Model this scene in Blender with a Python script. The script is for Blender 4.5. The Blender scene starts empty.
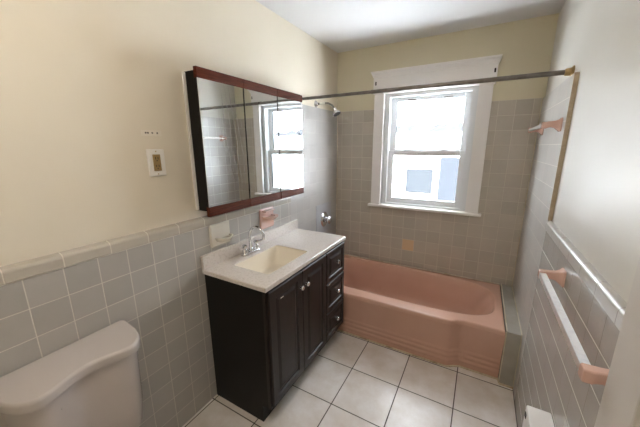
import bpy, bmesh, math, random
from mathutils import Vector, Matrix
random.seed(7)
C = bpy.context.scene.collection
SC = bpy.context.scene

# ------------------------------------------------------------------ camera
CX, CY, CZ = 1.3043, -2.676, 1.5194
YAW, PITCH, ROLL = -0.5131, -0.2294, -0.0046
cam = bpy.data.objects.new('camera', bpy.data.cameras.new('camera')); C.objects.link(cam)
F = Vector((math.sin(YAW)*math.cos(PITCH), math.cos(YAW)*math.cos(PITCH), math.sin(PITCH)))
R = Vector((math.cos(YAW), -math.sin(YAW), 0)); U = R.cross(F)
R2 = R*math.cos(ROLL) + U*math.sin(ROLL); U2 = -R*math.sin(ROLL) + U*math.cos(ROLL)
M4 = Matrix((R2, U2, -F)).transposed().to_4x4(); M4.translation = (CX, CY, CZ)
cam.matrix_world = M4
cam.data.sensor_width = 36; cam.data.lens = 284.06/640*36; cam.data.clip_start = 0.02
SC.camera = cam

# ------------------------------------------------------------------ world, light, exposure
SKY = 7.0
w = bpy.data.worlds.new('overcast_sky'); SC.world = w; w.use_nodes = True
nt = w.node_tree; bg = nt.nodes['Background']
bg.inputs['Color'].default_value = (0.86, 0.93, 1.0, 1); bg.inputs['Strength'].default_value = SKY
pl = bpy.data.lights.new('window_portal', 'AREA'); pl.shape = 'RECTANGLE'; pl.size = 0.78; pl.size_y = 1.02
pl.cycles.is_portal = True
po = bpy.data.objects.new('window_portal', pl); C.objects.link(po)
po.location = (0.845, 0.14, 1.475); po.rotation_euler = (-math.pi/2, 0, 0)
FILL_LAMP = 16.0  # strength of the unseen fill light added on the ceiling
SUN = 48.0
sl = bpy.data.lights.new('sun', 'SUN'); sl.energy = SUN; sl.angle = .01; sl.color = (.93, .97, 1.0)
so = bpy.data.objects.new('sun', sl); C.objects.link(so)
so.rotation_euler = Vector((-.25, 1.0, -.62)).to_track_quat('-Z', 'Y').to_euler()
SC.view_settings.view_transform = 'Standard'; SC.view_settings.look = 'None'
SC.view_settings.gamma = 1; SC.view_settings.use_curve_mapping = False
SC.view_settings.exposure = 1.25
SC.cycles.use_denoising = True
SC.cycles.max_bounces = 12; SC.cycles.diffuse_bounces = 8; SC.cycles.glossy_bounces = 6
SC.cycles.sample_clamp_indirect = 0

# ------------------------------------------------------------------ measurements
W = 1.635          # face of the right tiles
ZC = 2.404         # ceiling
TP = 0.1095        # wall tile pitch
ZCAP = 1.0904      # last full row of wainscot
ZCT = 1.145        # top of the cap
ZAT = 1.858        # alcove tile top
YA = -0.84         # front edge of the alcove tile
YF = -3.30         # rear wall
EB = 0.045         # tile bed thickness, back and right
ER = 0.018         # right
EL = 0.025         # and left
FT = 0.3237
CASX = 1.585

# ------------------------------------------------------------------ materials
def mat(name, col, rough=0.5, metal=0.0, spec=None, emit=None, noise=None, bump=None, coat=None):
    m = bpy.data.materials.new(name); m.use_nodes = True
    t = m.node_tree; b = t.nodes['Principled BSDF']
    b.inputs['Base Color'].default_value = (*col, 1); b.inputs['Roughness'].default_value = rough
    b.inputs['Metallic'].default_value = metal
    if spec is not None: b.inputs['Specular IOR Level'].default_value = spec
    if coat is not None: b.inputs['Coat Weight'].default_value = coat; b.inputs['Coat Roughness'].default_value = 0.08
    if emit: b.inputs['Emission Color'].default_value = (*emit[0], 1); b.inputs['Emission Strength'].default_value = emit[1]
    tc = t.nodes.new('ShaderNodeTexCoord')
    if noise:
        sc, col2, lo, hi = noise[:4]
        n = t.nodes.new('ShaderNodeTexNoise'); n.inputs['Scale'].default_value = sc; n.inputs['Detail'].default_value = 6
        if len(noise) > 4:
            mp = t.nodes.new('ShaderNodeMapping'); mp.inputs['Scale'].default_value = noise[4]
            t.links.new(tc.outputs['Object'], mp.inputs['Vector']); t.links.new(mp.outputs['Vector'], n.inputs['Vector'])
        else: t.links.new(tc.outputs['Object'], n.inputs['Vector'])
        r = t.nodes.new('ShaderNodeMapRange'); r.inputs['From Min'].default_value = lo; r.inputs['From Max'].default_value = hi
        t.links.new(n.outputs['Fac'], r.inputs['Value'])
        mx = t.nodes.new('ShaderNodeMix'); mx.data_type = 'RGBA'
        mx.inputs['A'].default_value = (*col, 1); mx.inputs['B'].default_value = (*col2, 1)
        t.links.new(r.outputs['Result'], mx.inputs['Factor']); t.links.new(mx.outputs['Result'], b.inputs['Base Color'])
    if bump:
        n2 = t.nodes.new('ShaderNodeTexNoise'); n2.inputs['Scale'].default_value = bump[0]; n2.inputs['Detail'].default_value = 4
        t.links.new(tc.outputs['Object'], n2.inputs['Vector'])
        bp = t.nodes.new('ShaderNodeBump'); bp.inputs['Strength'].default_value = bump[1]; bp.inputs['Distance'].default_value = 0.01
        t.links.new(n2.outputs['Fac'], bp.inputs['Height']); t.links.new(bp.outputs['Normal'], b.inputs['Normal'])
    return m

def tile_mat(name, au, av, pu, pv, ou, ov, tile, tile2, gu_col, gv_col, g=0.0016, rough=0.2, var=0.05, mottle=6.0, feature=None, bumpd=0.0012, spec=0.5):
    """grid of tiles in object space; au/av = axes; gu_col: joints that cross u, gv_col: joints that cross v"""
    m = bpy.data.materials.new(name); m.use_nodes = True
    t = m.node_tree; N = t.nodes; Lk = t.links.new; b = N['Principled BSDF']
    b.inputs['Specular IOR Level'].default_value = spec
    tc = N.new('ShaderNodeTexCoord'); sp = N.new('ShaderNodeSeparateXYZ'); Lk(tc.outputs['Object'], sp.inputs[0])
    def mth(op, a, b_=None, c_=None):
        n = N.new('ShaderNodeMath'); n.operation = op
        for i, v in enumerate((a, b_, c_)):
            if v is None: continue
            if isinstance(v, (int, float)): n.inputs[i].default_value = v
            else: Lk(v, n.inputs[i])
        return n.outputs[0]
    def line(ax, p, o):
        u = mth('DIVIDE', mth('SUBTRACT', sp.outputs[ax], o), p)
        fr = mth('SUBTRACT', u, mth('FLOOR', u))
        d = mth('MULTIPLY', mth('MINIMUM', fr, mth('SUBTRACT', 1.0, fr)), p)
        mr = N.new('ShaderNodeMapRange'); mr.interpolation_type = 'SMOOTHSTEP'
        mr.inputs['From Min'].default_value = g*0.75; mr.inputs['From Max'].default_value = g*1.35
        mr.inputs['To Min'].default_value = 1; mr.inputs['To Max'].default_value = 0
        Lk(d, mr.inputs['Value'])
        return mth('FLOOR', u), mr.outputs['Result']
    iu, lu = line(au, pu, ou); iv, lv = line(av, pv, ov)
    cb = N.new('ShaderNodeCombineXYZ'); Lk(iu, cb.inputs[0]); Lk(iv, cb.inputs[1])
    wn = N.new('ShaderNodeTexWhiteNoise'); wn.noise_dimensions = '3D'; Lk(cb.outputs[0], wn.inputs['Vector'])
    ns = N.new('ShaderNodeTexNoise'); ns.inputs['Scale'].default_value = mottle; ns.inputs['Detail'].default_value = 7; ns.inputs['Roughness'].default_value = 0.6
    of = N.new('ShaderNodeVectorMath'); of.operation = 'MULTIPLY_ADD'
    Lk(wn.outputs['Color'], of.inputs[0]); of.inputs[1].default_value = (7, 7, 7); Lk(tc.outputs['Object'], of.inputs[2])
    Lk(of.outputs[0], ns.inputs['Vector'])
    mr = N.new('ShaderNodeMapRange'); mr.inputs['From Min'].default_value = .35; mr.inputs['From Max'].default_value = .68
    Lk(ns.outputs['Fac'], mr.inputs['Value'])
    def mix(f, a, c):
        n = N.new('ShaderNodeMix'); n.data_type = 'RGBA'
        for k, v in (('Factor', f), ('A', a), ('B', c)):
            if isinstance(v, tuple): n.inputs[k].default_value = (*v, 1)
            elif isinstance(v, (int, float)): n.inputs[k].default_value = v
            else: Lk(v, n.inputs[k])
        return n.outputs['Result']
    col = mix(mr.outputs['Result'], tile, tile2)
    hv = N.new('ShaderNodeHueSaturation'); Lk(col, hv.inputs['Color'])
    Lk(mth('ADD', mth('MULTIPLY', wn.outputs['Value'], 2*var), 1-var), hv.inputs['Value'])
    col = hv.outputs['Color']
    if feature:
        fu, fv, fcol = feature
        f = mth('MULTIPLY', mth('COMPARE', iu, fu, .4), mth('COMPARE', iv, fv, .4))
        col = mix(f, col, fcol)
    col = mix(lu, col, gu_col); col = mix(lv, col, gv_col)
    Lk(col, b.inputs['Base Color'])
    gm = mth('MAXIMUM', lu, lv)
    Lk(mth('ADD', mth('MULTIPLY', gm, .5), rough), b.inputs['Roughness'])
    n2 = N.new('ShaderNodeTexNoise'); n2.inputs['Scale'].default_value = 9; Lk(of.outputs[0], n2.inputs['Vector'])
    h = mth('ADD', mth('MULTIPLY', gm, -1.0), mth('MULTIPLY', n2.outputs['Fac'], 1.0))
    bp = N.new('ShaderNodeBump'); bp.inputs['Distance'].default_value = bumpd; bp.inputs['Strength'].default_value = .7
    Lk(h, bp.inputs['Height']); Lk(bp.outputs['Normal'], b.inputs['Normal'])
    return m

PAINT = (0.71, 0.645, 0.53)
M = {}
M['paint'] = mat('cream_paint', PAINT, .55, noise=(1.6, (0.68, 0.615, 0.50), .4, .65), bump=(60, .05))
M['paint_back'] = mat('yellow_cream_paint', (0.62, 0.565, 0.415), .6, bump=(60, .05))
M['paint_right'] = mat('cream_paint_dimmed', (0.57, 0.545, 0.49), .5, noise=(1.6, (0.55, 0.52, 0.465), .4, .65), bump=(60, .05))  # same cream paint as the left wall, colour darkened against strong window light
M['ceiling'] = mat('ceiling_white', (0.70, 0.69, 0.685), .8, bump=(30, .05))
GT, GT2 = (0.385, 0.365, 0.335), (0.415, 0.39, 0.36)
M['tile_left'] = tile_mat('grey_tile_left', 1, 2, TP, TP, -1.7446, ZCAP, GT, GT2, (.64, .60, .54), (.64, .60, .54), rough=.36, spec=1.0)
M['tile_back'] = tile_mat('grey_tile_back', 0, 2, TP, TP, .711, ZCAP, (.46, .415, .355), (.49, .445, .38), (.58, .53, .45), (.58, .53, .45), feature=(0, -5, (.66, .48, .30)), g=.0013)
M['tile_right'] = tile_mat('grey_tile_right', 1, 2, TP, TP, -1.725, ZCAP, GT, GT2, (.13, .11, .09), (.78, .75, .70), rough=.25, spec=.6)
M['tile_right_alcove'] = tile_mat('grey_tile_right_alcove', 1, 2, TP, TP, -1.725, ZCAP, GT, GT2, (.60, .57, .53), (.70, .67, .62), rough=.32, spec=.8)
M['tile_left_alcove_lit'] = tile_mat('grey_tile_left_alcove_lit', 1, 2, TP, TP, -1.7446, ZCAP, (.42, .405, .385), (.45, .43, .41), (.50, .48, .45), (.50, .48, .45), rough=.3, spec=.8, g=.0014)  # same tile as left wainscot; window sheen painted in as lighter tile, fainter joints
M['tile_ledge'] = mat('plain_grey_tile', (.36, .34, .29), .25, noise=(8, (.40, .375, .33), .4, .6))
M['cap_left'] = tile_mat('cap_tile_left', 1, 2, .155, 5, -2.287, -1, (.45, .41, .35), (.48, .44, .38), (.62, .58, .5), (.5, .5, .5), rough=.18)
M['cap_right'] = tile_mat('cap_tile_right', 1, 2, .155, 5, -.853, -1, (.44, .425, .40), (.47, .45, .42), (.30, .27, .25), (.5, .5, .5), rough=.3)
M['edge'] = mat('raw_tile_edge', (.50, .42, .31), .6, noise=(30, (.42, .34, .24), .4, .6))
M['caulk'] = mat('aged_caulk', (.62, .56, .44), .6, noise=(14, (.50, .42, .28), .45, .6))
M['floor'] = tile_mat('floor_tile', 0, 1, FT, FT, .6633, -1.0857, (.68, .62, .56), (.84, .81, .79), (.07, .055, .045), (.07, .055, .045), g=.0028, rough=.28, var=.05, mottle=7)
M['floorcaulk'] = mat('floor_caulk', (.60, .50, .36), .6, noise=(20, (.40, .30, .2), .45, .62))
M['trim'] = mat('white_gloss_trim', (.76, .73, .71), .42)
M['vinyl'] = mat('white_vinyl', (.68, .69, .70), .42)
M['pink'] = mat('salmon_enamel', (.61, .37, .285), .22, noise=(3, (.59, .355, .27), .4, .6), coat=.3)
M['pinkc'] = mat('pink_ceramic', (.68, .44, .37), .12, coat=.4)
M['cream_c'] = mat('ivory_ceramic', (.72, .68, .60), .18, coat=.3)
M['chrome'] = mat('chrome', (.72, .73, .75), .12, 1.0)
M['dullchrome'] = mat('tarnished_chrome', (.24, .22, .20), .32, 1.0, noise=(25, (.19, .17, .15), .4, .65))
M['steel'] = mat('brushed_bar', (.95, .96, .97), .42, 1.0, noise=(60, (.85, .86, .88), .5, .7))
M['brass'] = mat('aged_brass', (.45, .33, .16), .4, 1.0)
M['wood_side'] = mat('espresso_panel', (.011, .009, .0075), .5, spec=.3)
M['wood'] = mat('espresso_wood', (.020, .012, .0095), .42, noise=(4, (.013, .008, .0065), .4, .6, (30, 30, 3)))
M['red_wood'] = mat('reddish_wood', (.115, .024, .010), .5, spec=.12, noise=(5, (.06, .013, .006), .35, .62, (8, 2, 40)))
M['black'] = mat('black_lacquer', (.009, .008, .007), .5, spec=.2)
M['dark'] = mat('dark_hole', (.02, .016, .012), .7)
M['counter'] = mat('speckled_cultured_marble', (.66, .61, .57), .25, noise=(90, (.57, .52, .47), .5, .66), coat=.2)
M['basin'] = mat('biscuit_basin', (.84, .77, .65), .2, coat=.3)
M['porcelain'] = mat('white_porcelain', (.52, .475, .455), .16, coat=.2)
M['plate'] = mat('ivory_plastic', (.76, .70, .58), .4)
M['plate_white'] = mat('white_plate', (.78, .75, .70), .4)
M['strip'] = mat('bare_plaster_strip', (.74, .68, .58), .6)
M['brownplug'] = mat('brown_receptacle', (.30, .20, .075), .45)
M['door'] = mat('painted_door', (.58, .555, .50), .4)
M['casing'] = mat('painted_casing', (.52, .49, .455), .45)
M['greypanel'] = mat('grey_board', (.44, .44, .46), .35)
M['heater'] = mat('white_enamel_box', (.74, .72, .70), .35)
M['tape'] = mat('white_tape', (.7, .68, .62), .6)
M['snow'] = mat('pale_siding', (.78, .80, .82), .8)
M['bluesiding'] = mat('blue_grey_siding', (.017, .019, .0225), .8, spec=0)
M['extglass'] = mat('far_window_glass', (.0165, .0185, .021), .6, spec=0)
M['hill'] = mat('distant_trees', (.021, .022, .0245), .9, spec=0, noise=(1.2, (.027, .028, .030), .4, .6))
M['bulb'] = mat('fill_light_dome', (.9, .85, .75), .5, emit=((1.0, .89, .74), FILL_LAMP))

# window glass: thin clear pane
gm = bpy.data.materials.new('window_glass'); gm.use_nodes = True; t = gm.node_tree
for n in list(t.nodes): t.nodes.remove(n)
o_ = t.nodes.new('ShaderNodeOutputMaterial'); tr = t.nodes.new('ShaderNodeBsdfTransparent'); gl = t.nodes.new('ShaderNodeBsdfGlossy')
gl.inputs['Roughness'].default_value = .02; mx = t.nodes.new('ShaderNodeMixShader'); mx.inputs[0].default_value = .06
t.links.new(tr.outputs[0], mx.inputs[1]); t.links.new(gl.outputs[0], mx.inputs[2]); t.links.new(mx.outputs[0], o_.inputs[0])
M['glass'] = gm
# mirror with faint wiped smears
def mirror_mat(name, smear):
    m = bpy.data.materials.new(name); m.use_nodes = True; t = m.node_tree; N = t.nodes; b = N['Principled BSDF']
    b.inputs['Metallic'].default_value = 1; b.inputs['Base Color'].default_value = (.80, .83, .84, 1); b.inputs['Roughness'].default_value = .015
    tc = N.new('ShaderNodeTexCoord')
    sb = N.new('ShaderNodeVectorMath'); sb.operation = 'SUBTRACT'; sb.inputs[1].default_value = (.068, -.235, .37); t.links.new(tc.outputs['Object'], sb.inputs[0])
    mp = N.new('ShaderNodeMapping'); mp.inputs['Rotation'].default_value = (-.12, 0, 0); t.links.new(sb.outputs[0], mp.inputs[0])
    ml = N.new('ShaderNodeVectorMath'); ml.operation = 'MULTIPLY'; ml.inputs[1].default_value = (0, 10.5, 3.6); t.links.new(mp.outputs[0], ml.inputs[0])
    wv = N.new('ShaderNodeTexWave'); wv.wave_type = 'BANDS'; wv.bands_direction = 'Y'
    wv.inputs['Scale'].default_value = 1.0; wv.inputs['Distortion'].default_value = 5.5; wv.inputs['Detail'].default_value = 2; wv.inputs['Detail Scale'].default_value = .8
    t.links.new(ml.outputs[0], wv.inputs['Vector'])
    mr = N.new('ShaderNodeMapRange'); mr.inputs['From Min'].default_value = .95; mr.inputs['From Max'].default_value = 1.0
    t.links.new(wv.outputs['Fac'], mr.inputs['Value'])
    ln = N.new('ShaderNodeVectorMath'); ln.operation = 'LENGTH'; t.links.new(ml.outputs[0], ln.inputs[0])
    m2 = N.new('ShaderNodeMapRange'); m2.inputs['From Min'].default_value = .6; m2.inputs['From Max'].default_value = 1.1
    m2.inputs['To Min'].default_value = smear; m2.inputs['To Max'].default_value = 0; t.links.new(ln.outputs['Value'], m2.inputs['Value'])
    nn = N.new('ShaderNodeTexNoise'); nn.inputs['Scale'].default_value = 25; t.links.new(tc.outputs['Object'], nn.inputs['Vector'])
    a = N.new('ShaderNodeMath'); a.operation = 'MULTIPLY'; t.links.new(mr.outputs[0], a.inputs[0]); t.links.new(m2.outputs[0], a.inputs[1])
    a2 = N.new('ShaderNodeMath'); a2.operation = 'MULTIPLY'; t.links.new(a.outputs[0], a2.inputs[0]); t.links.new(nn.outputs['Fac'], a2.inputs[1])
    d = N.new('ShaderNodeBsdfDiffuse'); d.inputs['Color'].default_value = (.8, .8, .78, 1)
    ms = N.new('ShaderNodeMixShader'); t.links.new(a2.outputs[0], ms.inputs[0]); t.links.new(b.outputs[0], ms.inputs[1]); t.links.new(d.outputs[0], ms.inputs[2])
    t.links.new(ms.outputs[0], N['Material Output'].inputs[0])
    return m
M['mirror'] = mirror_mat('clean_mirror', 0.0)
M['mirror_s'] = mirror_mat('smeared_mirror', 1.0)

# ------------------------------------------------------------------ mesh helpers
def new(): return bmesh.new()
def box(bm, x0, x1, y0, y1, z0, z1, bev=0.0, seg=2):
    r = bmesh.ops.create_cube(bm, size=1.0)
    vs = r['verts']
    for v in vs:
        v.co = Vector(((x0+x1)/2 + v.co.x*(x1-x0), (y0+y1)/2 + v.co.y*(y1-y0), (z0+z1)/2 + v.co.z*(z1-z0)))
    if bev > 0:
        es = list({e for v in vs for e in v.link_edges})
        bmesh.ops.bevel(bm, geom=es, offset=bev, segments=seg, affect='EDGES', profile=.5, clamp_overlap=True)
    return bm
def loops(bm, rings, closed=True, cap0=True, cap1=True):
    rv = [[bm.verts.new(p) for p in r] for r in rings]
    n = len(rings[0])
    for a, b in zip(rv, rv[1:]):
        for i in range(n if closed else n-1):
            j = (i+1) % n
            bm.faces.new((a[i], a[j], b[j], b[i]))
    if cap0: bm.faces.new(rv[0][::-1])
    if cap1: bm.faces.new(rv[-1])
    return rv
def tube(bm, pts, rad, n=14, cap=True):
    pts = [Vector(p) for p in pts]
    rads = rad if isinstance(rad, (list, tuple)) else [rad]*len(pts)
    rings = []; up = None
    for i, p in enumerate(pts):
        d = (pts[min(i+1, len(pts)-1)] - pts[max(i-1, 0)]).normalized()
        if up is None:
            up = Vector((0, 0, 1)) if abs(d.z) < .9 else Vector((1, 0, 0))
        s = d.cross(up).normalized(); up = s.cross(d).normalized()
        rings.append([p + (s*math.cos(a)+up*math.sin(a))*rads[i] for a in [2*math.pi*k/n for k in range(n)]])
    loops(bm, rings, cap0=cap, cap1=cap); return bm
def lathe(bm, origin, axis, prof, n=24):
    """prof = list of (distance along axis, radius)"""
    o = Vector(origin); d = Vector(axis).normalized()
    up = Vector((0, 0, 1)) if abs(d.z) < .9 else Vector((1, 0, 0))
    s = d.cross(up).normalized(); u = s.cross(d)
    rings = [[o + d*h + (s*math.cos(a)+u*math.sin(a))*max(r, 1e-4) for a in [2*math.pi*k/n for k in range(n)]] for h, r in prof]
    loops(bm, rings); return bm
def rrect(cu, cv, hu, hv, r, n=5):
    r = min(r, hu*.999, hv*.999); out = []
    for (su, sv, a0) in ((1, 1, 0), (-1, 1, 90), (-1, -1, 180), (1, -1, 270)):
        for k in range(n+1):
            a = math.radians(a0 + 90*k/n)
            out.append((cu+su*(hu-r)+r*math.cos(a), cv+sv*(hv-r)+r*math.sin(a)))
    return out
def build(name, bm, m, parent=None, smooth=False, ang=35):
    bmesh.ops.remove_doubles(bm, verts=bm.verts, dist=1e-6)
    bmesh.ops.recalc_face_normals(bm, faces=bm.faces)
    me = bpy.data.meshes.new(name)
    bm.to_mesh(me); bm.free(); me.materials.append(m)
    o = bpy.data.objects.new(name, me); C.objects.link(o)
    if smooth:
        for p in me.polygons: p.use_smooth = True
        try: me.set_sharp_from_angle(angle=math.radians(ang))
        except Exception: pass
        wm = o.modifiers.new('weighted_normals', 'WEIGHTED_NORMAL'); wm.keep_sharp = True; wm.weight = 60
    if parent: o.parent = parent
    return o
def place(o, parent):
    """parent given in world-built coordinates"""
    return o
def tag(o, label, cat, group=None):
    o['label'] = label; o['category'] = cat
    if group: o['group'] = group
    return o
def thing(name, loc, label, cat, group=None):
    o = bpy.data.objects.new(name, None); C.objects.link(o); o.location = loc; o.empty_display_size = .05
    return tag(o, label, cat, group)
def part(name, bm, m, parent, smooth=False, ang=35, label=None):
    """mesh built in world coordinates, re-based onto its parent chain"""
    off = Vector((0, 0, 0)); p = parent
    while p is not None: off += p.location; p = p.parent
    bmesh.ops.translate(bm, verts=bm.verts, vec=-off)
    o = build(name, bm, m, parent, smooth, ang)
    if label: o['label'] = label
    return o
def struct(name, bm, m, parent=None, smooth=False):
    o = build(name, bm, m, parent, smooth)
    if parent is None: o['kind'] = 'structure'
    return o

# ------------------------------------------------------------------ room shell
b = new(); box(b, -.15, W+.3, YF-.15, .25, -.12, 0); struct('floor', b, M['floor'])
b = new(); box(b, -.15, W+.3, YF-.15, .25, ZC, ZC+.12); struct('ceiling', b, M['ceiling'])
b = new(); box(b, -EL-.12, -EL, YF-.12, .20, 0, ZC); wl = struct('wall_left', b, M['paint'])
OX0, OX1, OZ0, OZ1 = .475, 1.222, .972, 1.985      # window opening
def holed(b, x0, x1, z0, z1, y0, y1, hx0, hx1, hz0, hz1):
    box(b, x0, hx0, y0, y1, z0, z1); box(b, hx1, x1, y0, y1, z0, z1)
    box(b, hx0, hx1, y0, y1, z0, hz0)
    if hz1 < z1: box(b, hx0, hx1, y0, y1, hz1, z1)
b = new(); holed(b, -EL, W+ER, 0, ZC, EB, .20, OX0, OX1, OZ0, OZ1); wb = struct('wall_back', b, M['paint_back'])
DY0, DY1, DZ = -2.806, -2.054, 2.03                   # doorway in the right wall
b = new()
box(b, W+ER, W+ER+.12, DY1, .20, 0, ZC); box(b, W+ER, W+ER+.12, YF-.12, DY0, 0, ZC); box(b, W+ER, W+ER+.12, DY0, DY1, DZ, ZC)
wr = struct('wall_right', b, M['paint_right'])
b = new(); box(b, -EL, W+ER, YF-.12, YF, 0, ZC); struct('wall_front', b, M['paint'])

# tile beds standing proud of the plaster
b = new(); box(b, -EL, 0, YF, YA, 0, ZCAP); struct('tile_wainscot', b, M['tile_left'], wl)
b = new(); box(b, -EL, 0, YA, 0, 0, ZAT-.004); struct('tile_surround', b, M['tile_left_alcove_lit'], wl)
b = new(); holed(b, 0, W, 0, ZAT, 0, EB, OX0, OX1, OZ0, ZAT); struct('tile_surround', b, M['tile_back'], wb)
b = new(); box(b, W, W+ER, -1.93, YA-.006, 0, ZCAP); struct('tile_wainscot', b, M['tile_right'], wr)
b = new(); box(b, W, W+ER, YA-.006, 0, 0, ZAT-.006); struct('tile_surround', b, M['tile_right_alcove'], wr)
def cap_profile(side, y0, y1, zlo, zhi, thick):
    x0 = 0 if side < 0 else W; s = 1 if side < 0 else -1
    f = .004; pr = [(x0-s*thick, zlo), (x0+s*f, zlo), (x0+s*f, zhi-.02)]
    for k in range(1, 7):
        a = math.pi/2*k/6
        pr.append((x0+s*f - s*.016*(1-math.cos(a)), zhi-.02+.016*math.sin(a)))
    pr.append((x0-s*thick, zhi))
    return [[(x, y, z) for x, z in pr] for y in (y0, y1)]
b = new(); loops(b, cap_profile(-1, YF, YA, ZCAP+.002, ZCT, EL)); build('tile_cap', b, M['cap_left'], wl, True)
b = new(); loops(b, cap_profile(1, -1.93, YA-.008, ZCAP+.002, ZCT, EB)); build('tile_cap', b, M['cap_right'], wr, True)
b = new(); box(b, W-.001, W+ER, YA-.010, YA-.006, ZCT, ZAT-.006); build('tile_edge', b, M['edge'], wr)
# caulk lines in the tiled corners
def cq(bm, p0, p1, r=.0035): tube(bm, [p0, p1], r, 8)
b = new(); cq(b, (.001, -.001, .38), (.001, -.001, ZAT), .004); cq(b, (W-.001, -.001, .38), (W-.001, -.001, ZAT), .004)
build('corner_caulk', b, M['caulk'], wb, True)

# tiled ledge at the right end of the tub
b = new(); box(b, 1.553, W, -.735, 0, 0, .385, .006, 2)
lg = struct('trim_1', b, M['tile_ledge'], None, True)
b = new(); cq(b, (1.556, -.73, .385), (1.556, -.004, .385), .004); cq(b, (1.554, -.734, 0), (1.554, -.734, .38), .0035)
cq(b, (W-.002, -.734, .386), (W-.002, -.004, .386), .003); cq(b, (W-.001, -.735, 0), (W-.001, -.735, .38), .0025)
build('ledge_caulk', b, M['caulk'], lg, True)

# door and its casing in the right wall
b = new()
box(b, CASX, W+ER, -2.055, -1.932, 0, 2.15, .004)
box(b, CASX, W+ER, -2.93, -2.805, 0, 2.15, .004)
box(b, CASX+.001, W+ER, -2.8045, -2.0555, 2.03, 2.149)
struct('trim_2', b, M['casing'])
b = new(); box(b, W+.025, W+.065, -2.804, -2.056, .008, 2.025)
d1 = struct('door_1', b, M['door'])
for z0, z1 in ((.18, .88), (1.02, 1.88)):
    for y0, y1 in ((-2.70, -2.47), (-2.39, -2.16)):
        b = new()
        rg = []
        for ins, x in ((0, W+.026), (.004, W+.016), (.02, W+.016), (.03, W+.023), (.05, W+.023)):
            rg.append([(x, y0+ins, z0+ins), (x, y1-ins, z0+ins), (x, y1-ins, z1-ins), (x, y0+ins, z1-ins)])
        loops(b, rg, cap0=False); build('door_panel', b, M['door'], d1)
b = new(); lathe(b, (W+.025, -2.74, .98), (-1, 0, 0), [(0, .028), (.006, .028), (.008, .011), (.03, .010), (.036, .022), (.05, .027), (.062, .022), (.066, .004)])
build('door_knob', b, M['brass'], d1, True)

# ------------------------------------------------------------------ window
b = new()
holed(b, .385, 1.318, .955, 2.002, -.02, EB-.001, OX0, OX1, OZ0, 2.002)
wn = struct('window_1', b, M['trim'])
b = new(); box(b, .372, 1.332, -.026, .044, 1.985, 2.125, .003)
build('window_header', b, M['trim'], wn, True)
b = new()   # crown: swept profile with a flare
for (ins, y, z) in (): pass
pr = [(-.026, 2.122), (-.034, 2.124), (-.036, 2.132), (-.046, 2.150), (-.060, 2.156), (-.060, 2.168), (EB-.001, 2.168), (EB-.001, 2.122)]
rg = []
for y, z in pr:
    fl = (z-2.122)*.35
    rg.append((y, z, fl))
loops(b, [[((.370-fl) if k == 0 else (1.334+fl), y, z) for y, z, fl in rg] for k in (0, 1)])
build('window_crown', b, M['trim'], wn)
b = new(); box(b, .360, 1.345, -.045, .044, .950, .974, .005); build('window_sill', b, M['trim'], wn, True)
for hx in (.395, 1.316):
    b = new(); box(b, hx-.006, hx+.006, -.0275, -.02, 2.058, 2.088, .001); build('screw_hole', b, M['dark'], wn)
# jamb liner
b = new()
box(b, OX0, OX0+.045, .02, .20, OZ0, OZ1); box(b, OX1-.045, OX1, .02, .20, OZ0, OZ1)
box(b, OX0+.045, OX1-.045, .02, .20, OZ1-.03, OZ1); box(b, OX0+.045, OX1-.045, .02, .20, OZ0, OZ0+.02)
build('window_jamb', b, M['vinyl'], wn)
def sash(y0, y1, z0, z1, bot, top, side=.042):
    x0, x1 = OX0+.045, OX1-.045
    b = new()
    box(b, x0, x0+side, y0, y1, z0, z1, .004); box(b, x1-side, x1, y0, y1, z0, z1, .004)
    box(b, x0+side, x1-side, y0, y1, z0, z0+bot, .004); box(b, x0+side, x1-side, y0, y1, z1-top, z1, .004)
    s = build('window_sash', b, M['vinyl'], wn, True)
    b = new(); box(b, x0+side-.003, x1-side+.003, (y0+y1)/2-.002, (y0+y1)/2+.002, z0+bot-.003, z1-top+.003)
    build('window_pane', b, M['glass'], s)
    return s
up = sash(.085, .115, 1.455, 1.954, .045, .035, .050)
lo = sash(.048, .078, .993, 1.485, .050, .045, .046)
for hx in (.70, 1.00):
    b = new(); box(b, hx-.028, hx+.028, .050, .074, 1.485, 1.492, .002); lathe(b, (hx, .062, 1.492), (0, 0, 1), [(0, .012), (.007, .011), (.012, .004)], 12)
    build('sash_lock', b, M['vinyl'], lo, True)
    b = new(); box(b, hx-.035, hx+.035, .040, .049, 1.010, 1.018, .002); box(b, hx-.014, hx+.014, .036, .046, 1.006, 1.014, .002)
    build('sash_lift', b, M['vinyl'], lo, True)
    b = new(); box(b, hx-.035, hx+.035, .078, .086, 1.925, 1.933, .002); build('sash_lift', b, M['dullchrome'], up, True)

# ------------------------------------------------------------------ outside
GZ = -4.0
b = new(); box(b, -30, 30, .6, 70, GZ-.1, GZ); o = struct('ground', b, M['snow'])
nb = thing('neighbour_house', (0, 5, GZ), 'pale sided neighbouring house seen through the lower window sash', 'house')
b = new(); box(b, -1.3, .395, 5.0, 9.0, GZ, 1.26); box(b, .395, 1.25, 5.02, 9.0, GZ, 1.26); box(b, 1.25, 14, 5.0, 9.0, GZ, 1.26); part('wall', b, M['snow'], nb)
b = new(); box(b, .395, 1.25, 5.0, 5.02, GZ, 1.26); part('wall', b, M['bluesiding'], nb, label='blue grey siding')
b = new(); 
loops(b, [[(x, 4.98, 1.26), (x, 9.2, 1.26), (x, 9.2, 1.7), (x, 7.5, 1.98)] for x in (-1.4, 14.2)])
part('roof', b, M['snow'], nb)
b = new(); holed(b, -.50, .36, .24, 1.08, 4.95, 5.0, -.40, .27, .34, .97); fr = part('window', b, M['snow'], nb)
b = new(); box(b, -.40, .27, 4.975, 4.995, .34, .97); part('pane', b, M['extglass'], fr)
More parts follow.
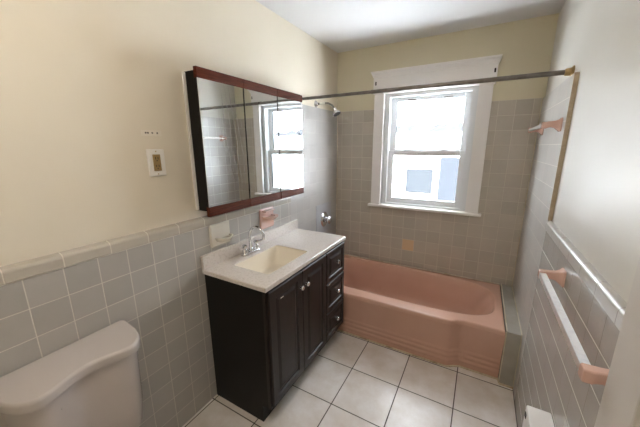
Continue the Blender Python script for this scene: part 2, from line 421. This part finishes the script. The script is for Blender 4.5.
# low treeline far behind the house
b = new()
for k in range(70):
    x = -34 + 100*k/69 + random.uniform(-.4, .4); h = 4.05 + random.uniform(-.35, .35)
    bmesh.ops.create_icosphere(b, subdivisions=2, radius=1, matrix=Matrix.Translation((x, 34+random.uniform(-1, 1), h-3.0)) @ Matrix.Diagonal((2.6, 1.5, 3.0, 1)))
tl = build('distant_treeline', b, M['hill'], None, True); tl['kind'] = 'stuff'; tag(tl, 'hazy grey treeline far beyond the neighbouring roof', 'trees')

# ------------------------------------------------------------------ bathtub
tub = thing('bathtub', (.775, -.38, 0), 'salmon pink built-in bathtub with ridged apron under the window', 'bathtub')
TX0, TX1, ZR = .002, 1.551, .382
def step(x):
    s = min(max((x-1.225)/.09, 0), 1); s = s*s*(3-2*s); return -.778 + .044*s
N = 420
def inner(sc_l, sc_r, sc_f, sc_b, r, z):
    x0, x1, y0, y1 = .10+sc_l, 1.500-sc_r, -.665+sc_f, -.045-sc_b
    pts = []
    cx, cy = (x0+x1)/2, (y0+y1)/2
    for k in range(N):
        a = 2*math.pi*(k+.5)/N
        # super-ellipse, rounder on the right end
        ex = 5.0 if math.cos(a) < 0 else 3.6
        c, s = math.cos(a), math.sin(a)
        rr = (abs(c)**ex + abs(s)**ex)**(-1/ex)
        pts.append((cx+(x1-x0)/2*rr*c, cy+(y1-y0)/2*rr*s, z))
    return pts
def outer(z, ins=0.0):
    pts = []; cx, cy = .80, -.355
    y1 = -.006
    for k in range(N):
        a = 2*math.pi*(k+.5)/N; c, s = math.cos(a)*1.55, math.sin(a)*.62
        ts = []
        if c > 0: ts.append((TX1-ins-cx)/c)
        if c < 0: ts.append((TX0+ins-cx)/c)
        if s > 0: ts.append((y1-ins-cy)/s)
        t_ = min(ts) if ts else 9
        if s < 0:
            t2 = .1; yf = -.77
            for _ in range(12):
                x = cx+c*t2; yf = step(min(max(x, TX0), TX1))+ins; t2 = (yf-cy)/s
            t_ = min(t_, t2)
        pts.append((cx+c*t_, cy+s*t_, z))
    return pts
b = new()
rings = [outer(ZR-.03, 0), outer(ZR-.012, .0015), outer(ZR-.003, .006), outer(ZR, .016)]
rings += [inner(-.012, -.006, -.010, -.006, 1, ZR), inner(-.004, -.001, -.003, -.002, 1, ZR-.003), inner(.003, .006, .006, .005, 1, ZR-.012), inner(.01, .014, .014, .012, 1, ZR-.035)]
for z, l, r_, f in ((.30, .02, .05, .03), (.20, .035, .10, .045), (.12, .05, .16, .06), (.085, .075, .21, .085), (.068, .11, .26, .12), (.062, .20, .36, .20)):
    rings.append(inner(l, r_, f, f*.9, 1, z))
loops(b, rings, cap0=False)
part('tub_shell', b, M['pink'], tub, True, 60)
# apron: profile swept along x following the step in the rim
prof = [(0, .034), (.012, .034)]
for zc in (.050, .088, .126):
    prof += [(zc-.014, .036), (zc-.009, .031), (zc+.006, .029), (zc+.011, .0345)]
prof += [(.150, .0335), (.20, .026), (.26, .017), (.32, .006), (.345, .001), (ZR-.03, 0)]
xs = [TX0+(TX1-TX0)*k/200 for k in range(201)]
b = new()
rv = []
for z, dy in prof:
    fade = 1
    rv.append([(x, step(x)+dy, z) for x in xs])
back = [[(x, -.70, p[0]) for x in xs] for p in ()]
rv = [[b.verts.new(p) for p in r] for r in rv]
for a_, c_ in zip(rv, rv[1:]):
    for i in range(len(xs)-1): b.faces.new((a_[i], a_[i+1], c_[i+1], c_[i]))
part('apron', b, M['pink'], tub, True, 60)
b = new(); lathe(b, (.30, -.36, .062), (0, 0, 1), [(0, .03), (.003, .03), (.004, .02)]); part('drain', b, M['chrome'], tub, True)
b = new(); tube(b, [(x, -.008, ZR+.002) for x in (0.006, 1.545)], .005, 8); tube(b, [(TX0+.006, -.02, ZR+.001), (TX0+.006, -.74, ZR+.001)], .004, 8)
part('caulk_bead', b, M['caulk'], tub, True)
b = new()
tube(b, [(x, step(x)+.030, .003) for x in [.0+1.55*k/40 for k in range(41)]] + [(1.56, -.742, .003), (W, -.742, .003)], .007, 6)
part('floor_bead', b, M['floorcaulk'], tub, True, 80)

# ------------------------------------------------------------------ vanity cabinet
VX, VY0, VY1, VZ = .440, -1.700, -.785, .830
van = thing('vanity_cabinet', (.22, -1.24, 0), 'dark espresso vanity cabinet with two doors and three drawers', 'cabinet')
b = new()
for y in (VY0, VY1-.018):
    loops(b, [[(.003, yy, 0), (.381, yy, 0), (.381, yy, .112), (VX-.018, yy, .112), (VX-.018, yy, VZ), (.003, yy, VZ)] for yy in (y, y+.018)])
box(b, .365, .380, VY0+.018, VY1-.018, 0, .112); box(b, .003, VX-.018, VY0+.018, VY1-.018, .112, .130); box(b, .003, .012, VY0+.018, VY1-.018, .13, VZ)
part('carcass', b, M['wood_side'], van)
b = new()
holed_y = [(VY0, VY0+.03), (-1.095, -1.070), (VY1-.022, VY1)]
for y0, y1 in holed_y: box(b, VX-.018, VX, y0, y1, .112, VZ)
for (ya, yb) in ((VY0+.03, -1.095), (-1.070, VY1-.022)):
    box(b, VX-.018, VX, ya, yb, .112, .135); box(b, VX-.018, VX, ya, yb, VZ-.02, VZ)
for z in (.354, .584): box(b, VX-.018, VX, -1.070, VY1-.022, z-.01, z+.01)
part('face_frame', b, M['wood'], van)
def raised(bm, x, th, y0, y1, z0, z1, fr):
    rg = []
    for ins, xx in ((0, x), (0, x+th-.003), (.003, x+th), (fr, x+th), (fr+.004, x+th-.007), (fr+.014, x+th-.008), (fr+.032, x+th-.001), (fr+.036, x+th-.001)):
        rg.append([(xx, y0+ins, z0+ins), (xx, y1-ins, z0+ins), (xx, y1-ins, z1-ins), (xx, y0+ins, z1-ins)])
    loops(bm, rg)
def knob(parent, y, z):
    b = new(); lathe(b, (VX+.018, y, z), (1, 0, 0), [(0, .008), (.002, .008), (.004, .005), (.010, .005), (.013, .012), (.018, .0145), (.023, .012), (.026, .005)], 18)
    part('knob', b, M['chrome'], parent, True, label='round chrome knob')
for (y0, y1, ky) in ((-1.690, -1.388, -1.412), (-1.382, -1.088, -1.352)):
    b = new(); raised(b, VX, .018, y0, y1, .128, .818, .046); d = part('door', b, M['wood'], van); knob(d, ky, .722)
for (z0, z1) in ((.588, .818), (.358, .580), (.128, .350)):
    b = new(); raised(b, VX, .018, -1.078, -.795, z0, z1, .034); d = part('drawer', b, M['wood'], van); knob(d, -.93, (z0+z1)/2+.005)
b = new(); box(b, VX+.0185, VX+.0195, -1.60, -1.575, .745, .750); part('chip_mark', b, M['plate'], van)

# countertop with integral basin
CT = .857
CB = .832
ct = thing('vanity_countertop', (.228, -1.245, CB), 'off-white speckled vanity top with backsplash and sunken basin', 'countertop')
bc = (.243, -1.385)
b = new()
def rr3(hu, hv, r, z, c=bc): return [(x, y, z) for x, y in rrect(c[0], c[1], hu, hv, r)]
oc = (.2295, -1.2445)
def oring(ins, z): return [(x, y, z) for x, y in rrect(oc[0], oc[1], .2285-ins, .4705-ins, .004)]
loops(b, [rr3(.132, .202, .018, CB), oring(0, CB), oring(0, CT-.004), oring(.004, CT), rr3(.133, .203, .018, CT), rr3(.130, .200, .016, CT-.003), rr3(.130, .200, .016, CB)], cap0=False, cap1=False)
part('slab', b, M['counter'], ct, True)
b = new(); loops(b, [rr3(.1295, .1995, .016, CT-.004), rr3(.1285, .1985, .018, CT-.018), rr3(.119, .180, .03, .80), rr3(.100, .150, .04, .752), rr3(.085, .130, .05, .738), rr3(.03, .03, .02, .733)], cap0=False)
part('basin', b, M['basin'], ct, True, 50)
b = new(); lathe(b, (.243, -1.385, .733), (0, 0, 1), [(0, .022), (.003, .022), (.004, .014), (.002, .012)]); part('drain', b, M['chrome'], ct, True)
b = new(); box(b, .001, .021, -1.715, -.775, CT, .935, .003); part('backsplash', b, M['counter'], ct, True)

# faucet
fa = thing('basin_faucet', (.068, -1.385, CT), 'chrome two-handle gooseneck faucet behind the basin', 'faucet')
b = new(); loops(b, [[(x, y, z) for x, y in rrect(.062, -1.385, hu, hv, hu)] for hu, hv, z in ((.027, .078, CT+.0005), (.027, .078, CT+.008), (.022, .073, CT+.016), (.018, .068, CT+.018))])
part('base_plate', b, M['chrome'], fa, True)
b = new()
pts = [(.062, -1.385, CT+.015), (.062, -1.385, CT+.10)]
for k in range(0, 13):
    a = math.pi - math.radians(205)*k/12
    pts.append((.062+.052+.052*math.cos(a), -1.385+.012*(k/12), CT+.125+.052*math.sin(a)))
tube(b, pts, [.012, .0095]+[.009]*12+[.0105], 14)
lathe(b, (.062, -1.385, CT+.015), (0, 0, 1), [(0, .018), (.012, .017), (.02, .012)])
part('spout', b, M['chrome'], fa, True, 50)
for s in (-1, 1):
    y = -1.385+s*.052
    b = new(); lathe(b, (.062, y, CT+.014), (0, 0, 1), [(0, .020), (.02, .018), (.03, .012), (.034, .015), (.05, .016), (.056, .008)], 20)
    d = Vector((.35, s*.9, .12)).normalized(); p = Vector((.062, y, CT+.056))
    tube(b, [p, p+d*.02, p+d*.05], [.007, .006, .008], 10)
    part('handle', b, M['chrome'], fa, True, 50)

# ------------------------------------------------------------------ mirror cabinet
mc = thing('mirror_cabinet', (.05, -1.28, 1.18), 'three-door mirrored medicine cabinet with reddish wood rails above the vanity', 'mirror cabinet')
b = new(); box(b, -EL+.0005,   .096, -1.680, -.860, 1.186, 1.884, .002); part('cabinet_body', b, M['black'], mc)
b = new(); box(b, -EL+.0005, -.012, -1.692, -1.680, 1.190, 1.880); part('wall_flange', b, M['trim'], mc, label='white strip between cabinet and wall')
sp_ = [-1.724, -1.422, -1.120, -.828]
for i in range(3):
    y0, y1 = sp_[i]+.0028, sp_[i+1]-.0028
    b = new(); box(b, .1005, .114, y0+.001, y1-.001, 1.215, 1.843); d = part('door', b, M['black'], mc)
    for (za, zb) in ((1.836, 1.884), (1.172, 1.222)):
        pr = [(.100, za), (.118, za), (.122, za+.004), (.122, zb-.004), (.118, zb), (.100, zb)]
        b = new(); loops(b, [[(x, y, z) for x, z in pr] for y in (y0, y1)]); part('rail', b, M['red_wood'], d, label='reddish wood rail')
    b = new(); rg = []
    for ins, x in ((.0025, .114), (.0025, .1180), (.0032, .1185)):
        rg.append([(x, y0+ins, 1.222+ins*.3), (x, y1-ins, 1.222+ins*.3), (x, y1-ins, 1.836-ins*.3), (x, y0+ins, 1.836-ins*.3)])
    loops(b, rg, cap0=False); part('mirror', b, M['mirror_s'] if i == 0 else M['mirror'], d, label='mirror glass with wiped white smears' if i == 0 else None)
b = new(); lathe(b, (.1185, -1.30, 1.775), (1, 0, 0), [(0, .006), (.002, .005), (.003, .001)], 10); part('mirror_spot', b, M['dark'], mc)

# ------------------------------------------------------------------ wall outlet + old anchor strip
ot = thing('wall_outlet', (-EL, -1.885, 1.45), 'ivory wall plate with brown electrical outlet left of mirror cabinet', 'outlet')
b = new(); loops(b, [[(x, y, z) for y, z in rrect(-1.886, 1.452, hu, hv, .004)] for hu, hv, x in ((.041, .062, -EL+.0005), (.041, .062, -EL+.004), (.038, .059, -EL+.007))])
part('cover_plate', b, M['plate_white'], ot, True)
b = new(); box(b, -EL+.006, -EL+.010, -1.904, -1.868, 1.414, 1.490, .002); rc = part('receptacle', b, M['brownplug'], ot)
for z in (1.434, 1.470):
    b = new()
    for dy in (-.006, .006): box(b, -EL+.009, -EL+.0105, -1.8865+dy-.0015, -1.8865+dy+.0015, z-.002, z+.008)
    box(b, -EL+.009, -EL+.0105, -1.889, -1.884, z-.010, z-.006)
    part('socket_slots', b, M['dark'], rc)
for z in (1.400, 1.504):
    b = new(); lathe(b, (-EL+.006, -1.886, z), (1, 0, 0), [(0, .003), (.002, .003)], 10); part('screw', b, M['brass'], ot)
ot.location.y += .010
st = thing('anchor_strip', (-EL, -1.887, 1.585), 'small pale strip with screw anchors above the wall outlet', 'wall anchors')
b = new(); box(b, -EL+.0005, -EL+.0022, -1.935, -1.842, 1.572, 1.598, .0005); part('strip', b, M['strip'], st)
for y in (-1.915, -1.905, -1.885, -1.862):
    b = new(); lathe(b, (-EL+.002, y, 1.586), (1, 0, 0), [(0, .0045), (.001, .004)], 12); part('anchor_hole', b, M['dullchrome'], st)

st.location.y += .008
# ------------------------------------------------------------------ ceramic fixtures
sd = thing('soap_dish', (0, -1.56, 1.02), 'ivory ceramic soap dish on the tile left of the faucet', 'soap dish')
b = new(); loops(b, [[(x, y, z) for y, z in rrect(-1.568, 1.025, hu, hv, .01)] for hu, hv, x in ((.074, .068, .0005), (.074, .068, .006), (.067, .061, .012))])
part('back_plate', b, M['cream_c'], sd, True)
def tray(bm, y0, y1, z, d, x0=.008, wall=.010):
    n = 16; out = []; inn = []
    cy, hy = (y0+y1)/2, (y1-y0)/2
    for k in range(n+1):
        a = math.pi*k/n
        out.append((x0+d*math.sin(a)**.6, cy-hy*math.cos(a))); inn.append((x0+.002+(d-wall)*math.sin(a)**.6, cy-(hy-wall)*math.cos(a)))
    rg = [[(x*.75+.002, cy+(y-cy)*.8, z-.026) for x, y in out], [(x, y, z-.004) for x, y in out], [(x, y, z) for x, y in out], [(x, y, z) for x, y in inn], [(x, y, z-.012) for x, y in inn]]
    loops(bm, rg)
b = new(); tray(b, -1.615, -1.500, 1.012, .062); part('tray', b, M['cream_c'], sd, True, 50)
th = thing('toothbrush_holder', (0, -1.15, 1.02), 'pink ceramic toothbrush and tumbler holder above the backsplash', 'toothbrush holder')
b = new(); loops(b, [[(x, y, z) for y, z in rrect(-1.145, 1.028, hu, hv, .01)] for hu, hv, x in ((.075, .073, .0005), (.075, .073, .006), (.066, .064, .013))])
part('back_plate', b, M['pinkc'], th, True)
b = new(); tray(b, -1.205, -1.085, 1.050, .085, wall=.020); part('tray', b, M['pinkc'], th, True, 50)
b = new(); box(b, .010, .045, -1.20, -1.10, 1.080, 1.090, .003); part('upper_lip', b, M['pinkc'], th, True)

def bracket(name_parent, y, z, s, hook):
    """ceramic post on the right wall, flaring from wall flange to the bar socket"""
    b = new(); rg = []
    for (d, hy, hz, dy, dz) in ((0.0005, .028, .034, 0, 0), (.006, .028, .034, 0, 0), (.012, .020, .027, 0, 0), (.026, .013, .018, 0, .003), (.044, .012, .015, 0, .004), (.056, .014, .016, 0, .002), (.062, .015, .017, 0, 0), (.078, .015, .017, 0, 0), (.081, .012, .014, 0, 0)):
        rg.append([(W-d, yy, zz) for yy, zz in rrect(y+dy, z+dz, hy, hz, min(hy, hz)*.35)])
    loops(b, rg); return part('bracket', b, M['pinkc'], name_parent, True, 50)
tb = thing('towel_bar', (W, -1.6, 1.01), 'square metal towel bar on pink ceramic brackets beside the door casing', 'towel bar')
bracket(tb, -1.30, 1.012, 1, 0); bracket(tb, -1.898, 1.012, 1, 0)
b = new(); box(b, W-.080, W-.058, -1.89, -1.30, 1.001, 1.023, .002); part('bar', b, M['steel'], tb, True)
ab = thing('alcove_towel_bar', (W, -.45, 1.62), 'short metal towel bar on pink bracket high in tub alcove', 'towel bar')
bracket(ab, -.755, 1.625, 1, 0); bracket(ab, -.235, 1.625, 1, 0)
b = new(); box(b, W-.079, W-.062, -.755, -.235, 1.617, 1.633, .002); part('bar', b, M['dullchrome'], ab, True)

# ------------------------------------------------------------------ shower rod, head and valve
rod = thing('shower_rod', (.8, -.71, 1.882), 'tarnished metal shower curtain rod spanning the tub alcove', 'curtain rod')
ry, rz = -.71, 1.882
b = new(); tube(b, [(-EL+.004, ry, rz), (.62, ry, rz)], .0108, 18); tube(b, [(.60, ry, rz), (W+ER-.004, ry, rz)], .0125, 18); part('rod', b, M['dullchrome'], rod, True)
for x, s in ((-EL, 1), (W+ER, -1)):
    b = new(); lathe(b, (x+s*.0005, ry, rz), (s, 0, 0), [(0, .028), (.004, .028), (.010, .020), (.03, .0175), (.034, .016)]); part('flange', b, M['brass'], rod, True)
sh = thing('wall_shower', (-EL, -.385, 1.882), 'small chrome shower head on bent arm in the tub corner', 'shower head')
b = new(); lathe(b, (-EL+.0005, -.385, 1.888), (1, 0, 0), [(0, .030), (.004, .030), (.014, .018), (.028, .012)]); part('escutcheon', b, M['chrome'], sh, True)
b = new(); tube(b, [(-EL+.02, -.385, 1.888), (.05, -.385, 1.890), (.10, -.385, 1.886), (.135, -.385, 1.868), (.160, -.385, 1.838)], .0085, 12); part('arm', b, M['dullchrome'], sh, True, 60)
b = new(); d = Vector((.5, -.05, -.86)).normalized(); lathe(b, (.158, -.385, 1.842), d, [(0, .010), (.012, .014), (.02, .013), (.028, .016), (.046, .038), (.056, .040), (.058, .034)]); part('head', b, M['chrome'], sh, True, 40)
b = new(); lathe(b, (.158+d.x*.0582, -.385+d.y*.0582, 1.842+d.z*.0582), d, [(0, .033), (.0015, .030)]); part('spray_face', b, M['dark'], sh)
b = new(); tube(b, [(.02, -.385, 1.889), (.05, -.385, 1.8895), (.07, -.385, 1.889)], [.012, .0135, .011], 12); part('tape_wrap', b, M['tape'], sh, True)
va = thing('shower_valve', (0, -.285, .826), 'chrome shower valve handle on a grey board above the tub', 'shower valve')
b = new(); box(b, .0005, .006, -.440, -.140, .700, .985, .001); part('backing_board', b, M['greypanel'], va)
b = new(); lathe(b, (.006, -.285, .826), (1, 0, 0), [(0, .075), (.003, .075), (.014, .058), (.018, .030), (.035, .026)], 28); part('escutcheon', b, M['chrome'], va, True, 40)
b = new(); lathe(b, (.040, -.285, .826), (1, 0, 0), [(0, .024), (.004, .036), (.016, .042), (.028, .040), (.036, .028), (.038, .006)], 10); part('handle', b, M['chrome'], va, False)
sp = thing('tub_spout', (0, -.34, .50), 'chrome tub spout under the shower valve', 'tub spout')
b = new(); lathe(b, (.0005, -.34, .50), (1, 0, 0), [(0, .034), (.006, .032), (.02, .026), (.10, .024), (.125, .020), (.13, .006)]); tube(b, [(.105, -.34, .50), (.105, -.34, .465)], .019, 16); part('spout', b, M['chrome'], sp, True, 50)

# ------------------------------------------------------------------ toilet
to = thing('toilet', (.25, -2.345, 0), 'white porcelain toilet with curved tank lid against the left wall', 'toilet')
def tank_outline(z, sc_=1.0, dx=0.0, hw=.213, n=40):
    cy = -2.345; pts = []
    def front(u):   # u in -1..1
        return .190 + .036*math.sin(min(abs(u)/.68, 1)*math.pi/2)**2
    fr = []
    for k in range(n+1):
        u = -1 + 2*k/n
        x = front(u)
        e_ = max(0, (abs(u)-.55)/.45)
        x = .03 + (x-.03)*math.sqrt(max(0, 1-e_**2.4))*1.0
        fr.append((max(x+dx, .012), cy-hw*u*sc_))
    pts = [(x, y, z) for x, y in fr] + [(.006, cy-hw*(1-.02)*sc_*s, z) for s in (.97, .5, 0, -.5, -.97)]
    return pts
b = new(); loops(b, [tank_outline(.750, .972, -.010), tank_outline(.752, .995, -.002), tank_outline(.758, 1, 0), tank_outline(.778, 1, 0), tank_outline(.786, .99, -.004), tank_outline(.790, .97, -.012)])
part('tank_lid', b, M['porcelain'], to, True, 50)
b = new(); loops(b, [tank_outline(.400, .80, -.045), tank_outline(.410, .86, -.030), tank_outline(.50, .91, -.020), tank_outline(.748, .955, -.014)])
part('tank', b, M['porcelain'], to, True, 50)
def ell(cx, hx, hy, z, ex=2.2, n=40):
    o = []
    for k in range(n):
        a = 2*math.pi*k/n; c, s = math.cos(a), math.sin(a); rr = (abs(c)**ex+abs(s)**ex)**(-1/ex)
        o.append((cx+hx*rr*c, -2.345+hy*rr*s, z))
    return o
b = new(); loops(b, [ell(.33, .21, .115, 0, 3), ell(.33, .20, .105, .03, 3), ell(.34, .18, .095, .12), ell(.38, .22, .13, .24), ell(.42, .27, .175, .36), ell(.42, .275, .180, .395), ell(.45, .20, .13, .395), ell(.45, .18, .12, .33), ell(.44, .10, .08, .22)])
box(b, .02, .22, -2.47, -2.22, .30, .402, .02)
part('bowl', b, M['porcelain'], to, True, 50)
b = new(); loops(b, [ell(.45, .245, .180, .397), ell(.45, .248, .183, .405), ell(.45, .245, .180, .418), ell(.45, .235, .172, .436), ell(.45, .21, .15, .442)]); part('seat_lid', b, M['porcelain'], to, True, 50)
b = new(); lathe(b, (.178, -2.475, .70), (1, 0, 0), [(0, .014), (.012, .012)]); tube(b, [(.19, -2.475, .70), (.195, -2.43, .695)], .006, 8); part('flush_lever', b, M['chrome'], to, True)

# ------------------------------------------------------------------ white wall box by the right wall
hb = thing('wall_heater_box', (W, -1.6, .3), 'white metal box low on the right tiled wall', 'heater')
b = new(); box(b, 1.556, W-.0005, -1.76, -1.490, .18, .540, .006); part('housing', b, M['heater'], hb, True)
b = new(); box(b, 1.5535, 1.5562, -1.525, -1.505, .500, .520, .001); part('latch', b, M['dark'], hb)
b = new()
for k in range(7): box(b, 1.5545, 1.5562, -1.74, -1.56, .22+k*.035, .228+k*.035)
part('grille', b, M['dark'], hb)

# ------------------------------------------------------------------ ceiling light (unseen behind the camera, added as warm fill)
cl = thing('fill_ceiling_light', (.80, -2.45, ZC), 'unseen round ceiling light with a glowing dome, added as warm fill', 'ceiling light')
b = new(); lathe(b, (.80, -2.45, ZC-.0005), (0, 0, -1), [(0, .16), (.02, .16), (.025, .15)]); part('base_ring', b, M['brass'], cl, True)
b = new(); lathe(b, (.80, -2.45, ZC-.024), (0, 0, -1), [(0, .145), (.03, .135), (.06, .10), (.08, .05), (.085, .005)]); part('glass_dome', b, M['bulb'], cl, True)
